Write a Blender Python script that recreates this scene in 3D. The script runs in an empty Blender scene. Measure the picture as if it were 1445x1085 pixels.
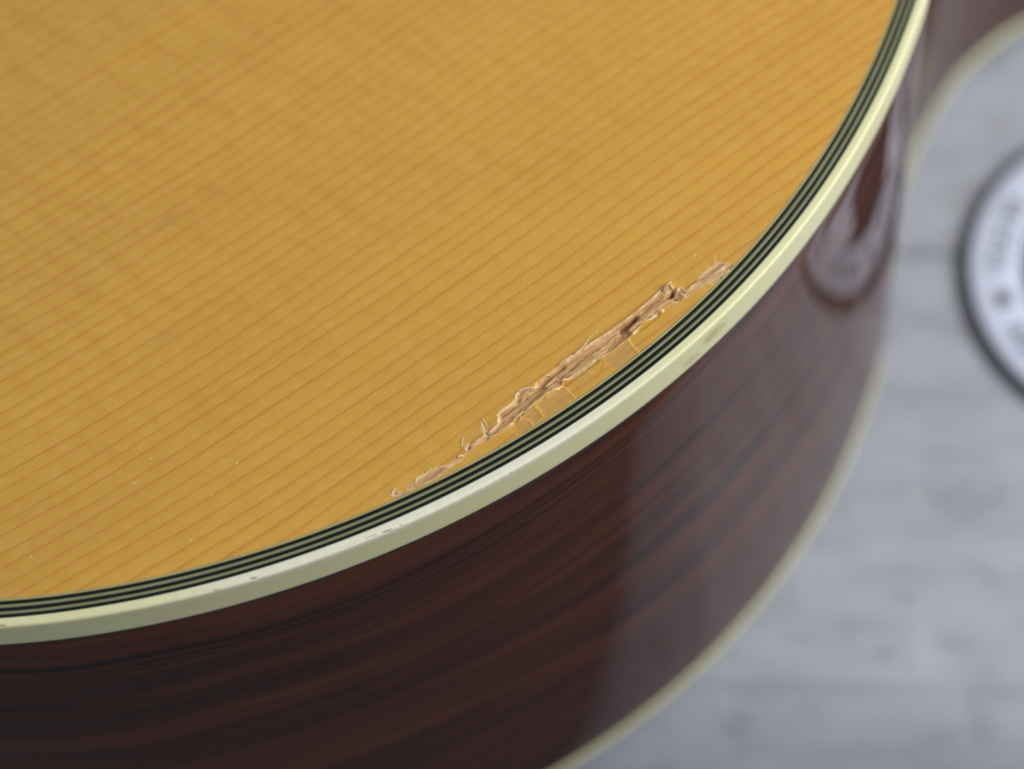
import bpy, math, random
import numpy as np
from mathutils import Vector, Matrix
from mathutils import noise as mn

# ------------------------------------------------------------------ camera, world, lights
SC = bpy.context.scene
COL = SC.collection
MM = 0.001
PITCH, ROLL, FPX = math.radians(61.006), math.radians(-9.9516), 3056.6
IW, IH = 1445.0, 1085.0
Z_RIM = 0.105                      # lower edge of the top binding above the floor
CAM_Z = Z_RIM + 0.22357
TOP_Z = Z_RIM + 0.005              # face of the soundboard
BACK_Z = Z_RIM - 0.100             # lower edge of the back binding

_f = np.array([0, math.cos(PITCH), -math.sin(PITCH)])
_x = np.array([1.0, 0, 0])
_u = np.cross(_x, _f)
_x2 = math.cos(ROLL) * _x + math.sin(ROLL) * _u
_u2 = -math.sin(ROLL) * _x + math.cos(ROLL) * _u
CAM = np.array([0, 0, CAM_Z])


def plan(P, z):
    """photo measurements -> plan coordinates (metres) on the level z"""
    P = np.atleast_2d(np.array(P, float))
    d = _f[None] + ((P[:, 0] - IW / 2) / FPX)[:, None] * _x2 + (-(P[:, 1] - IH / 2) / FPX)[:, None] * _u2
    t = (z - CAM_Z) / d[:, 2]
    return (CAM[None] + d * t[:, None])[:, :2]


cam_data = bpy.data.cameras.new('camera')
cam = bpy.data.objects.new('camera', cam_data)
COL.objects.link(cam)
SC.camera = cam
cam_data.sensor_width = 36
cam_data.lens = 36 * FPX / IW
cam_data.clip_start = 0.01
cam_data.clip_end = 50
R = Matrix((tuple(_x2), tuple(_u2), tuple(-_f))).transposed()
cam.matrix_world = Matrix.Translation(Vector(CAM)) @ R.to_4x4()
fp = plan([(760, 560)], TOP_Z)[0]
cam_data.dof.use_dof = True
cam_data.dof.focus_distance = float(np.dot(np.array([fp[0], fp[1], TOP_Z]) - CAM, _f))
cam_data.dof.aperture_fstop = 9.5

world = bpy.data.worlds.new('World')
SC.world = world
world.use_nodes = True
bg = world.node_tree.nodes['Background']
bg.inputs[0].default_value = (0.61, 0.64, 0.69, 1)
bg.inputs[1].default_value = 0.70


def area(name, loc, target, sx, sy, power, col):
    l = bpy.data.lights.new(name, 'AREA')
    l.shape = 'RECTANGLE'
    l.size, l.size_y = sx, sy
    l.energy = power
    l.color = col
    o = bpy.data.objects.new(name, l)
    COL.objects.link(o)
    o.location = loc
    o.rotation_euler = (Vector(target) - Vector(loc)).to_track_quat('-Z', 'Y').to_euler()
    return o


area('window_light', (0.46, 0.10, 0.42), (0.02, 0.14, 0.1), 0.42, 0.38, 4.3, (1.0, 0.98, 0.92))

SC.view_settings.view_transform = 'Standard'
SC.view_settings.look = 'None'
SC.view_settings.exposure = -0.15
SC.view_settings.gamma = 1

# ------------------------------------------------------------------ helpers


def tag(o, label=None, cat=None, group=None, kind=None):
    if label: o['label'] = label
    if cat: o['category'] = cat
    if group: o['group'] = group
    if kind: o['kind'] = kind
    return o


def mesh_obj(name, verts, faces, mat, parent=None, smooth=True):
    me = bpy.data.meshes.new(name)
    me.from_pydata([tuple(map(float, v)) for v in verts], [], faces)
    me.validate()
    if smooth:
        me.polygons.foreach_set('use_smooth', [True] * len(me.polygons))
    if mat: me.materials.append(mat)
    o = bpy.data.objects.new(name, me)
    COL.objects.link(o)
    o.parent = parent
    return o


def empty(name):
    o = bpy.data.objects.new(name, None)
    o.empty_display_size = 0.02
    COL.objects.link(o)
    return o


class NT:
    """small node-tree helper"""

    def __init__(s, name):
        s.m = bpy.data.materials.new(name)
        s.m.use_nodes = True
        s.t = s.m.node_tree
        s.b = s.t.nodes['Principled BSDF']

    def n(s, typ, ins=None, **kw):
        nd = s.t.nodes.new(typ)
        for k, v in kw.items(): setattr(nd, k, v)
        for k, v in (ins or {}).items():
            if isinstance(v, bpy.types.NodeSocket):
                s.t.links.new(v, nd.inputs[k])
            else:
                nd.inputs[k].default_value = v
        return nd

    def math(s, op, a, b=0.0, c=0.0, clamp=False):
        return s.n('ShaderNodeMath', {0: a, 1: b, 2: c}, operation=op, use_clamp=clamp).outputs[0]

    def noise(s, vec, scale, detail=3.0, rough=0.5, dist=0.0):
        return s.n('ShaderNodeTexNoise', {'Vector': vec, 'Scale': scale, 'Detail': detail, 'Roughness': rough,
                                          'Distortion': dist}).outputs['Fac']

    def ramp(s, fac, stops, interp='LINEAR'):
        nd = s.n('ShaderNodeValToRGB', {0: fac})
        cr = nd.color_ramp
        cr.interpolation = interp
        while len(cr.elements) < len(stops): cr.elements.new(0.5)
        for e, (p, c) in zip(cr.elements, stops):
            e.position = p
            e.color = (c[0], c[1], c[2], 1) if not isinstance(c, (int, float)) else (c, c, c, 1)
        return nd.outputs[0]

    def mix(s, fac, a, b, typ='MIX'):
        nd = s.n('ShaderNodeMix', data_type='RGBA', blend_type=typ)
        for k, v in ((0, fac), (6, a), (7, b)):
            if isinstance(v, bpy.types.NodeSocket):
                s.t.links.new(v, nd.inputs[k])
            else:
                nd.inputs[k].default_value = v if k == 0 else (v[0], v[1], v[2], 1)
        return nd.outputs[2]

    def comb(s, x, y, z=0.0):
        return s.n('ShaderNodeCombineXYZ', {0: x, 1: y, 2: z}).outputs[0]

    def attr(s, name):
        return s.n('ShaderNodeAttribute', attribute_name=name).outputs['Fac']

    def set(s, **kw):
        names = {'base': 'Base Color', 'rough': 'Roughness', 'coat': 'Coat Weight', 'coat_rough': 'Coat Roughness',
                 'spec': 'Specular IOR Level', 'normal': 'Normal', 'coat_normal': 'Coat Normal', 'ior': 'IOR', 'alpha': 'Alpha',
                 'sss': 'Subsurface Weight', 'trans': 'Transmission Weight', 'coat_ior': 'Coat IOR'}
        for k, v in kw.items():
            i = s.b.inputs[names[k]]
            if isinstance(v, bpy.types.NodeSocket):
                s.t.links.new(v, i)
            elif isinstance(v, tuple):
                i.default_value = (v[0], v[1], v[2], 1)
            else:
                i.default_value = v

    def bump(s, h, strength=0.3, dist=0.0002):
        return s.n('ShaderNodeBump', {'Height': h, 'Strength': strength, 'Distance': dist}).outputs[0]


# ------------------------------------------------------------------ guitar body outline
AX_ANG = math.radians(26)
AX = np.array([math.cos(AX_ANG), math.sin(AX_ANG)])       # towards the neck
NI = np.array([-math.sin(AX_ANG), math.cos(AX_ANG)])      # towards the centre line
ORG = np.array([0.008, 0.115])                            # widest point of the lower bout
HALF = 190.0

meas = np.array([[-68.69, 19.19], [-61.72, 14.99], [-58.14, 13.08], [-50.76, 9.65], [-46.96, 8.12], [-39.13, 5.4], [-30.98, 3.11], [-22.48, 1.26],
                 [-21.15, 1.1], [-13.49, 0.01], [-12.07, -0.14], [-7.8, -0.39], [-1.0, -0.53], [6.48, -0.24], [9.16, -0.07], [17.76, 1.01], [19.79, 1.39],
                 [30.6, 3.94], [31.95, 4.4], [43.29, 8.44], [53.76, 13.58], [61.83, 18.27], [71.38, 25.0]])
wt = np.ones(len(meas))
cf = np.polyfit(meas[:, 0] / 100, meas[:, 1], 6, w=wt)
vis = [(s, float(np.polyval(cf, s / 100))) for s in np.arange(-66, 73, 6.0)] + [(80.39, 34.11), (89.21, 42.38), (98.34, 50.84), (105.44, 56.05), (111.36, 59.06), (116.08, 61.43), (121.6, 63.41), (125.89, 64.21)] + [(133, 65.0)]
ctrl = [(-124, 200), (-124, 190), (-123.3, 165), (-120.5, 130), (-115, 98), (-107, 70), (-96, 46), (-82, 29)] + vis + \
       [(148, 63.6), (165, 60.5), (190, 54), (218, 48.6), (245, 47.5), (272, 52), (297, 66), (315, 93), (326, 130), (330, 165), (330.5, 190), (330.5, 200)]
ctrl = np.array(ctrl, float)


def catmull(P, step):
    out = []
    for i in range(1, len(P) - 2):
        p0, p1, p2, p3 = P[i - 1], P[i], P[i + 1], P[i + 2]
        a = [0]
        for q, r in ((p0, p1), (p1, p2), (p2, p3)): a.append(a[-1] + max(np.linalg.norm(r - q), 1e-6) ** 0.5)
        n = max(2, int(np.linalg.norm(p2 - p1) / step))
        for t in np.linspace(a[1], a[2], n, endpoint=False):
            A1 = (a[1] - t) / (a[1] - a[0]) * p0 + (t - a[0]) / (a[1] - a[0]) * p1
            A2 = (a[2] - t) / (a[2] - a[1]) * p1 + (t - a[1]) / (a[2] - a[1]) * p2
            A3 = (a[3] - t) / (a[3] - a[2]) * p2 + (t - a[2]) / (a[3] - a[2]) * p3
            B1 = (a[2] - t) / (a[2] - a[0]) * A1 + (t - a[0]) / (a[2] - a[0]) * A2
            B2 = (a[3] - t) / (a[3] - a[1]) * A2 + (t - a[1]) / (a[3] - a[1]) * A3
            out.append((a[2] - t) / (a[2] - a[1]) * B1 + (t - a[1]) / (a[2] - a[1]) * B2)
    out.append(P[-2])
    return np.array(out)


half = catmull(ctrl, 0.9)                                  # tail centre -> neck centre, near side
mir = half[::-1][1:-1].copy(); mir[:, 1] = 2 * HALF - mir[:, 1]
SW = np.vstack([half, mir])
OUT = ORG[None] + (SW[:, :1] * AX[None] + SW[:, 1:] * NI[None]) * MM   # closed loop, counter-clockwise
NP_ = len(OUT)
# light smoothing of the loop
for _ in range(12):
    OUT = 0.5 * OUT + 0.25 * (np.roll(OUT, 1, 0) + np.roll(OUT, -1, 0))
TAN = np.roll(OUT, -1, 0) - np.roll(OUT, 1, 0)
TAN /= np.linalg.norm(TAN, axis=1)[:, None]
NRM = np.c_[-TAN[:, 1], TAN[:, 0]]                        # inward
SEG = np.linalg.norm(np.roll(OUT, -1, 0) - OUT, axis=1)
ARC = np.r_[0, np.cumsum(SEG)]                            # length NP_+1


def loop_at(t):
    """point and inward normal at arc length t (m)"""
    t = np.asarray(t) % ARC[-1]
    P = np.vstack([OUT, OUT[:1]]); N = np.vstack([NRM, NRM[:1]])
    p = np.c_[np.interp(t, ARC, P[:, 0]), np.interp(t, ARC, P[:, 1])]
    n = np.c_[np.interp(t, ARC, N[:, 0]), np.interp(t, ARC, N[:, 1])]
    return p, n / np.linalg.norm(n, axis=1)[:, None]


def nearest_arc(q):
    d = ((OUT - q[None]) ** 2).sum(1)
    i = int(d.argmin())
    return float(ARC[i] + np.dot(q - OUT[i], TAN[i])), math.sqrt(d[i])


# ------------------------------------------------------------------ materials
def in_guitar(nt):
    """object coords -> (along grain, across grain) in millimetres"""
    co = nt.n('ShaderNodeTexCoord').outputs['Object']
    mp = nt.n('ShaderNodeMapping', {'Vector': co}, vector_type='TEXTURE')
    mp.inputs['Location'].default_value = (ORG[0], ORG[1], 0)
    mp.inputs['Rotation'].default_value = (0, 0, AX_ANG)
    sx = nt.n('ShaderNodeSeparateXYZ', {0: mp.outputs[0]})
    s = nt.math('MULTIPLY', sx.outputs[0], 1000.0)
    w = nt.math('MULTIPLY', sx.outputs[1], 1000.0)
    z = nt.math('MULTIPLY', sx.outputs[2], 1000.0)
    return s, w, z


def spruce():
    nt = NT('amber_lacquered_spruce')
    s, w, z = in_guitar(nt)
    sc = nt.n('ShaderNodeClamp', {0: s, 1: -110.0, 2: 95.0}).outputs[0]
    g = nt.math('MULTIPLY', sc, nt.math('ADD', 0.05, nt.math('MULTIPLY', sc, nt.math('SUBTRACT', 0.00032, nt.math('MULTIPLY', sc, 8.3e-6)))))
    we = nt.math('SUBTRACT', w, g)
    # waviness of the grain
    wav = nt.noise(nt.comb(nt.math('MULTIPLY', s, 0.02), nt.math('MULTIPLY', w, 0.08)), 1.0, 2.0)
    we = nt.math('ADD', we, nt.math('MULTIPLY', nt.math('SUBTRACT', wav, 0.5), 2.4))
    wav2 = nt.noise(nt.comb(nt.math('MULTIPLY', s, 0.25), nt.math('MULTIPLY', w, 0.6)), 1.0, 2.0)
    we = nt.math('ADD', we, nt.math('MULTIPLY', nt.math('SUBTRACT', wav2, 0.5), 0.22))
    # uneven ring spacing (1-D noise)
    sp = nt.noise(nt.comb(we, 7.3), 0.16, 2.0)
    sp2 = nt.noise(nt.comb(we, 3.1), 0.55, 1.0)
    ring = nt.math('ADD', nt.math('DIVIDE', we, 1.85), nt.math('ADD', nt.math('MULTIPLY', sp, 1.1), nt.math('MULTIPLY', sp2, 0.35)))
    fr = nt.math('FRACT', ring)
    idx = nt.math('FLOOR', ring)
    amp = nt.n('ShaderNodeTexWhiteNoise', {'W': idx}, noise_dimensions='1D').outputs[0]
    late = nt.ramp(fr, [(0.0, 0.0), (0.45, 0.03), (0.74, 0.20), (0.87, 1.0), (0.93, 0.7), (1.0, 0.0)])
    along = nt.noise(nt.comb(nt.math('MULTIPLY', s, 0.05), nt.math('MULTIPLY', we, 0.5)), 1.0, 3.0)
    late = nt.math('MULTIPLY', late, nt.math('ADD', 0.60, nt.math('MULTIPLY', amp, 0.35)))
    late = nt.math('MULTIPLY', late, nt.math('ADD', 0.62, nt.math('MULTIPLY', along, 0.6)))
    # fine fibres, mottling and cross-grain silk
    fib = nt.noise(nt.comb(nt.math('MULTIPLY', s, 0.35), nt.math('MULTIPLY', we, 5.0)), 1.0, 3.0, 0.6)
    mot = nt.noise(nt.comb(nt.math('MULTIPLY', s, 0.5), nt.math('MULTIPLY', w, 0.6)), 1.0, 3.0, 0.55)
    silkc = nt.math('ADD', s, nt.math('MULTIPLY', w, 0.30))
    silk = nt.noise(nt.comb(nt.math('MULTIPLY', silkc, 0.42), nt.math('MULTIPLY', w, 0.085)), 1.0, 3.0, 0.6)
    silkm = nt.n('ShaderNodeMapRange', {0: w, 1: 18.0, 2: 55.0, 3: 0.25, 4: 1.0}).outputs[0]
    big = nt.noise(nt.comb(nt.math('MULTIPLY', s, 0.02), nt.math('MULTIPLY', w, 0.06)), 1.0, 2.0)
    base = nt.ramp(big, [(0.3, (0.53, 0.280, 0.026)), (0.7, (0.59, 0.320, 0.031))])
    base = nt.mix(nt.math('MULTIPLY', nt.math('SUBTRACT', silk, 0.38, clamp=True), nt.math('MULTIPLY', silkm, 0.8)), base, (0.66, 0.37, 0.085))
    base = nt.mix(nt.math('MULTIPLY', nt.math('SUBTRACT', 0.52, silk, clamp=True), nt.math('MULTIPLY', silkm, 0.9)), base, (0.40, 0.155, 0.022))
    base = nt.mix(nt.math('MULTIPLY', nt.math('SUBTRACT', mot, 0.42, clamp=True), 0.9), base, (0.66, 0.39, 0.095))
    base = nt.mix(nt.math('MULTIPLY', nt.math('SUBTRACT', 0.55, fib, clamp=True), 0.9), base, (0.42, 0.18, 0.028))
    lac = nt.mix(nt.math('MULTIPLY', late, 0.76, clamp=True), base, (0.45, 0.155, 0.010))
    # two small smudges in the finish
    for (px, py, rx, k) in ((237, 311, 2.6, 0.25), (229, 479, 2.2, 0.22)):
        q = (plan([(px, py)], TOP_Z)[0] - ORG) * 1000
        qs, qw = float(q @ AX), float(q @ NI)
        dx = nt.math('DIVIDE', nt.math('SUBTRACT', s, qs), rx)
        dy = nt.math('DIVIDE', nt.math('SUBTRACT', w, qw), rx * 0.5)
        dd = nt.math('SQRT', nt.math('ADD', nt.math('MULTIPLY', dx, dx), nt.math('MULTIPLY', dy, dy)))
        m = nt.math('MULTIPLY', nt.math('SUBTRACT', 1.0, dd, clamp=True), k)
        lac = nt.mix(m, lac, (0.25, 0.12, 0.04))
    # bare torn wood
    rs = nt.noise(nt.comb(nt.math('MULTIPLY', s, 0.3), nt.math('MULTIPLY', w, 5.5), nt.math('MULTIPLY', z, 2.0)), 1.0, 5.0, 0.7)
    raw = nt.ramp(rs, [(0.28, (0.33, 0.165, 0.05)), (0.45, (0.50, 0.29, 0.115)), (0.70, (0.64, 0.44, 0.22))])
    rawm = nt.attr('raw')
    recess_shade = nt.attr('recess_shade')
    raw = nt.mix(recess_shade, raw, (0.30, 0.12, 0.045))  # shade of the hollows mixed into the torn wood colour
    delam = nt.attr('delam')
    hz = nt.noise(nt.comb(nt.math('MULTIPLY', s, 1.3), nt.math('MULTIPLY', w, 2.2)), 1.0, 4.0, 0.65)
    dl = nt.mix(hz, (0.38, 0.185, 0.032), (0.54, 0.32, 0.085))
    col = nt.mix(nt.math('MULTIPLY', delam, 0.8), lac, dl)
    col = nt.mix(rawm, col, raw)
    edge = nt.attr('edge')
    col = nt.mix(nt.math('MULTIPLY', edge, 0.8), col, (0.80, 0.62, 0.45))
    inv = nt.math('SUBTRACT', 1.0, rawm, clamp=True)
    peel = nt.noise(nt.comb(s, w), 1.1, 2.0, 0.5)
    micro = nt.noise(nt.comb(s, w), 7.0, 2.0, 0.5)
    hgt = nt.math('ADD', nt.math('MULTIPLY', late, -0.35), nt.math('ADD', nt.math('MULTIPLY', fib, 0.25), nt.math('ADD', nt.math('MULTIPLY', peel, 0.7), nt.math('MULTIPLY', micro, 0.18))))
    bl = nt.bump(hgt, 0.35, 0.00005)
    rawb = nt.math('ADD', rs, nt.noise(nt.comb(nt.math('MULTIPLY', s, 0.5), nt.math('MULTIPLY', w, 10.0)), 1.0, 4.0, 0.7))
    br = nt.bump(nt.math('MULTIPLY', rawb, rawm), 0.6, 0.00012)
    nm = nt.n('ShaderNodeMix', {0: rawm, 4: bl, 5: br}, data_type='VECTOR')
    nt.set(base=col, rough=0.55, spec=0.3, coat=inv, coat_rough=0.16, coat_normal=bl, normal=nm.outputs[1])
    return nt.m


def rosewood():
    nt = NT('glossy_rosewood')
    uv = nt.n('ShaderNodeUVMap', uv_map='UVMap').outputs[0]
    sx = nt.n('ShaderNodeSeparateXYZ', {0: uv})
    u, v = sx.outputs[0], sx.outputs[1]              # millimetres along / down
    # the figure drifts slowly away from the rim
    wav = nt.noise(nt.comb(nt.math('MULTIPLY', u, 0.010), nt.math('MULTIPLY', v, 0.030)), 1.0, 3.0, 0.5)
    ve = nt.math('ADD', nt.math('ADD', v, nt.math('MULTIPLY', u, 0.06)), nt.math('MULTIPLY', wav, 22.0))
    st = nt.noise(nt.comb(nt.math('MULTIPLY', u, 0.008), nt.math('MULTIPLY', ve, 0.16)), 1.0, 6.0, 0.66)
    fine = nt.noise(nt.comb(nt.math('MULTIPLY', u, 0.05), nt.math('MULTIPLY', ve, 1.5)), 1.0, 5.0, 0.7)
    dark = nt.noise(nt.comb(nt.math('MULTIPLY', u, 0.006), nt.math('ADD', nt.math('MULTIPLY', ve, 0.30), 31.0)), 1.0, 5.0, 0.6)
    base = nt.ramp(st, [(0.32, (0.028, 0.016, 0.015)), (0.45, (0.052, 0.021, 0.015)), (0.56, (0.085, 0.030, 0.018)), (0.70, (0.140, 0.046, 0.022))])
    base = nt.mix(nt.math('MULTIPLY', nt.math('SUBTRACT', fine, 0.45, clamp=True), 1.4), base, (0.075, 0.023, 0.012))
    dm = nt.ramp(dark, [(0.54, 0.0), (0.60, 0.9), (0.66, 0.15), (0.74, 0.8)])
    base = nt.mix(nt.math('MULTIPLY', dm, 0.85), base, (0.011, 0.009, 0.011))
    hz = nt.noise(nt.comb(nt.math('MULTIPLY', u, 0.05), nt.math('MULTIPLY', v, 0.08)), 1.0, 4.0, 0.6)
    cr = nt.n('ShaderNodeMapRange', {0: hz, 1: 0.35, 2: 0.75, 3: 0.02, 4: 0.06}).outputs[0]
    wb = nt.noise(nt.comb(nt.math('MULTIPLY', u, 0.06), nt.math('MULTIPLY', v, 0.06)), 1.0, 2.0, 0.4)
    nt.set(base=base, rough=0.45, spec=0.0, coat=0.68, coat_rough=cr, coat_ior=1.5, coat_normal=nt.bump(wb, 0.25, 0.0005))
    return nt.m


def plastic(name, col, rough=0.3, var=0.0, coat=0.6, coat_rough=0.08, spec=0.5):
    nt = NT(name)
    co = nt.n('ShaderNodeTexCoord').outputs['Object']
    a = nt.noise(co, 260.0, 3.0)
    b = nt.noise(co, 2200.0, 2.0)
    dk = tuple(c * (1 - var) for c in col)
    c = nt.mix(a, col, dk)
    nt.set(base=c, rough=rough, spec=spec, coat=coat, coat_rough=coat_rough, normal=nt.bump(b, 0.12, 0.0001))
    return nt.m


def binding_mat():
    nt = NT('aged_cream_binding')
    co = nt.n('ShaderNodeTexCoord').outputs['Object']
    a = nt.noise(co, 130.0, 3.0)
    b = nt.noise(co, 900.0, 3.0, 0.6)
    f = nt.noise(co, 4200.0, 2.0)
    c = nt.mix(a, (0.69, 0.68, 0.40), (0.63, 0.62, 0.36))
    worn = nt.attr('worn')
    wn = nt.math('MULTIPLY', worn, nt.math('ADD', 0.55, nt.math('MULTIPLY', b, 0.8)), clamp=True)
    c = nt.mix(wn, c, (0.72, 0.71, 0.60))
    st = nt.attr('stain')
    sn = nt.math('MULTIPLY', st, nt.ramp(b, [(0.25, 0.25), (0.6, 1.0)]), clamp=True)
    c = nt.mix(sn, c, (0.36, 0.24, 0.075))
    ch = nt.attr('chip')
    c = nt.mix(ch, c, (0.36, 0.17, 0.055))
    rgh = nt.math('ADD', 0.27, nt.math('MULTIPLY', wn, 0.28))
    nt.set(base=c, rough=0.5, spec=0.3, coat=nt.math('SUBTRACT', 0.42, nt.math('MULTIPLY', wn, 0.1)), coat_rough=rgh, sss=0.0,
           normal=nt.bump(nt.math('ADD', f, nt.math('MULTIPLY', b, 2.0)), 0.18, 0.00006),
           coat_normal=nt.bump(nt.math('ADD', b, nt.math('MULTIPLY', f, 0.3)), 0.12, 0.00008))
    return nt.m


def plank_mat():
    nt = NT('grey_washed_board')
    co = nt.n('ShaderNodeTexCoord').outputs['Object']
    rnd = nt.n('ShaderNodeObjectInfo').outputs['Random']
    sx = nt.n('ShaderNodeSeparateXYZ', {0: co})
    x = nt.math('ADD', nt.math('MULTIPLY', sx.outputs[0], 1000.0), nt.math('MULTIPLY', rnd, 900.0))
    y = nt.math('MULTIPLY', sx.outputs[1], 1000.0)
    w = nt.noise(nt.comb(nt.math('MULTIPLY', x, 0.02), nt.math('MULTIPLY', y, 0.05)), 1.0, 2.0)
    ye = nt.math('ADD', y, nt.math('MULTIPLY', w, 9.0))
    a = nt.noise(nt.comb(nt.math('MULTIPLY', x, 0.035), nt.math('MULTIPLY', ye, 0.16)), 1.0, 5.0, 0.62)
    b = nt.noise(nt.comb(nt.math('MULTIPLY', x, 0.10), nt.math('MULTIPLY', ye, 0.9)), 1.0, 5.0, 0.65)
    d = nt.noise(nt.comb(nt.math('ADD', nt.math('MULTIPLY', x, 0.085), 40.0), nt.math('MULTIPLY', y, 0.15)), 1.0, 4.0, 0.55)
    v = nt.noise(nt.comb(nt.math('ADD', nt.math('MULTIPLY', x, 0.28), 11.0), nt.math('MULTIPLY', y, 0.07)), 1.0, 2.0, 0.5)
    c = nt.ramp(a, [(0.28, (0.29, 0.305, 0.36)), (0.45, (0.355, 0.378, 0.45)), (0.62, (0.390, 0.412, 0.49))])
    c = nt.mix(nt.math('MULTIPLY', nt.math('SUBTRACT', b, 0.5, clamp=True), 0.8), c, (0.19, 0.185, 0.19))
    c = nt.mix(nt.ramp(d, [(0.52, 0.0), (0.66, 0.32)]), c, (0.20, 0.19, 0.195))
    c = nt.mix(nt.ramp(v, [(0.62, 0.0), (0.72, 0.45)]), c, (0.47, 0.48, 0.50))
    h = nt.math('ADD', a, nt.math('MULTIPLY', b, 0.6))
    nt.set(base=c, rough=0.42, spec=0.4, normal=nt.bump(h, 0.3, 0.0004))
    return nt.m


M_SPRUCE = spruce()
M_ROSE = rosewood()
M_BIND = binding_mat()
M_CREAM = plastic('amber_tinted_purfling', (0.235, 0.245, 0.125), 0.45, 0.25, 0.12, 0.25, 0.2)
M_CREAM_IN = plastic('yellowed_edge_purfling', (0.40, 0.35, 0.15), 0.45, 0.3, 0.12, 0.25, 0.2)
M_BLACK = plastic('black_purfling', (0.0035, 0.008, 0.0085), 0.45, 0.2, 0.12, 0.2, 0.15)
M_DARKLINE = plastic('dark_side_line', (0.010, 0.022, 0.020), 0.35, 0.2)
M_PLANK = plank_mat()
M_RIM = plastic('black_rubber_rim', (0.018, 0.024, 0.032), 0.5, 0.2, 0.0)
M_WHITE = plastic('white_print', (0.62, 0.68, 0.86), 0.4, 0.04, 0.3)
M_INK = plastic('dark_print', (0.025, 0.032, 0.05), 0.45, 0.2, 0.3)
M_BACKGAP = plastic('dark_gap', (0.13, 0.135, 0.155), 0.8, 0.1, 0.0)


def splinter_mat(name, c0, c1, coat):
    nt = NT(name)
    co = nt.n('ShaderNodeTexCoord').outputs['Object']
    a = nt.noise(co, 1500.0, 3.0, 0.6)
    nt.set(base=nt.mix(a, c0, c1), rough=0.5, coat=coat, coat_rough=0.15, normal=nt.bump(a, 0.5, 0.0001))
    return nt.m


M_SPL = splinter_mat('torn_spruce_fibre', (0.68, 0.48, 0.25), (0.48, 0.28, 0.11), 0.0)
M_FLAKE = splinter_mat('lifted_amber_lacquer', (0.74, 0.52, 0.20), (0.80, 0.66, 0.46), 1.0)

# ------------------------------------------------------------------ table of grey boards, room floor below
floor = empty('wooden_table')
tag(floor, 'pale grey washed wooden table boards under the guitar and the round badge', 'table')
J = plan([(1285, 357), (1365, 357)], 0.0)
jd = (J[1] - J[0]) / np.linalg.norm(J[1] - J[0])
jn = np.array([-jd[1], jd[0]])
fa = math.atan2(jd[1], jd[0])
EDGE = float((np.array([0.023, 0.100]) - J[0]) @ jn)      # assumed near edge, out of view; ends the boards so the side reflects dark
PW, GAP, TH = abs(EDGE), 0.0005, 0.024


def board(cx, cy, L, Wd, nose=False):
    hx, hy, c = L / 2, Wd / 2, 0.0007
    ring = [(-hx, -hy, -TH), (hx, -hy, -TH), (hx, hy, -TH), (-hx, hy, -TH), (-hx, -hy, -c), (hx, -hy, -c), (hx, hy, -c), (-hx, hy, -c),
            (-hx + c, -hy + c, 0), (hx - c, -hy + c, 0), (hx - c, hy - c, 0), (-hx + c, hy - c, 0)]
    fs = [(3, 2, 1, 0)]
    for k in (0, 4):
        for i in range(4):
            j = (i + 1) % 4
            fs.append((k + i, k + j, k + 4 + j, k + 4 + i))
    fs.append((8, 9, 10, 11))
    if nose:                                             # unseen front edge, rounded broadly to soften its reflection in the side
        R_ = 0.022
        pr = [(hy, -TH), (hy, -c), (hy - c, 0)] + [(-hy + R_ - R_ * math.sin(t), -R_ + R_ * math.cos(t)) for t in np.linspace(0, math.pi / 2, 14)] + [(-hy, -TH)]
        ring = [(x, y, z) for x in (-hx, hx) for y, z in pr]
        n = len(pr)
        fs = [(i, (i + 1) % n, n + (i + 1) % n, n + i) for i in range(n)] + [tuple(range(n - 1, -1, -1)), tuple(range(n, 2 * n))]
    o = mesh_obj('plank', ring, fs, M_PLANK, floor, smooth=False)
    if nose:
        for p_ in o.data.polygons[3:16]: p_.use_smooth = True
    P = J[0] + jd * cx + jn * cy
    o.location = (P[0], P[1], 0)
    o.rotation_euler = (0, 0, fa)
    return o


for r in range(-1, 5):
    board(0.10, (r + 0.5) * PW, 1.5, PW - GAP, r == -1)
mesh_obj('floor', [(-6, -6, -0.74), (6, -6, -0.74), (6, 6, -0.74), (-6, 6, -0.74)], [(0, 1, 2, 3)], M_BACKGAP, None, False)['kind'] = 'structure'
for (lx, ly) in ((-0.6, 0.3), (0.8, 0.3), (-0.6, 5.7), (0.8, 5.7)):
    P = J[0] + jd * lx + jn * (ly - 1.0) * PW
    q = 0.03
    leg = mesh_obj('leg', [(x * q, y * q, z) for z in (-0.74, -TH - 0.0002) for x, y in ((-1, -1), (1, -1), (1, 1), (-1, 1))],
                   [(0, 1, 5, 4), (1, 2, 6, 5), (2, 3, 7, 6), (3, 0, 4, 7), (4, 5, 6, 7), (3, 2, 1, 0)], M_PLANK, floor, False)
    leg.location = (P[0], P[1], 0)

# ------------------------------------------------------------------ the guitar
guitar = empty('acoustic_guitar')
tag(guitar, 'acoustic guitar with amber top, cream binding and dark sides, splintered near the rim', 'guitar')


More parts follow.
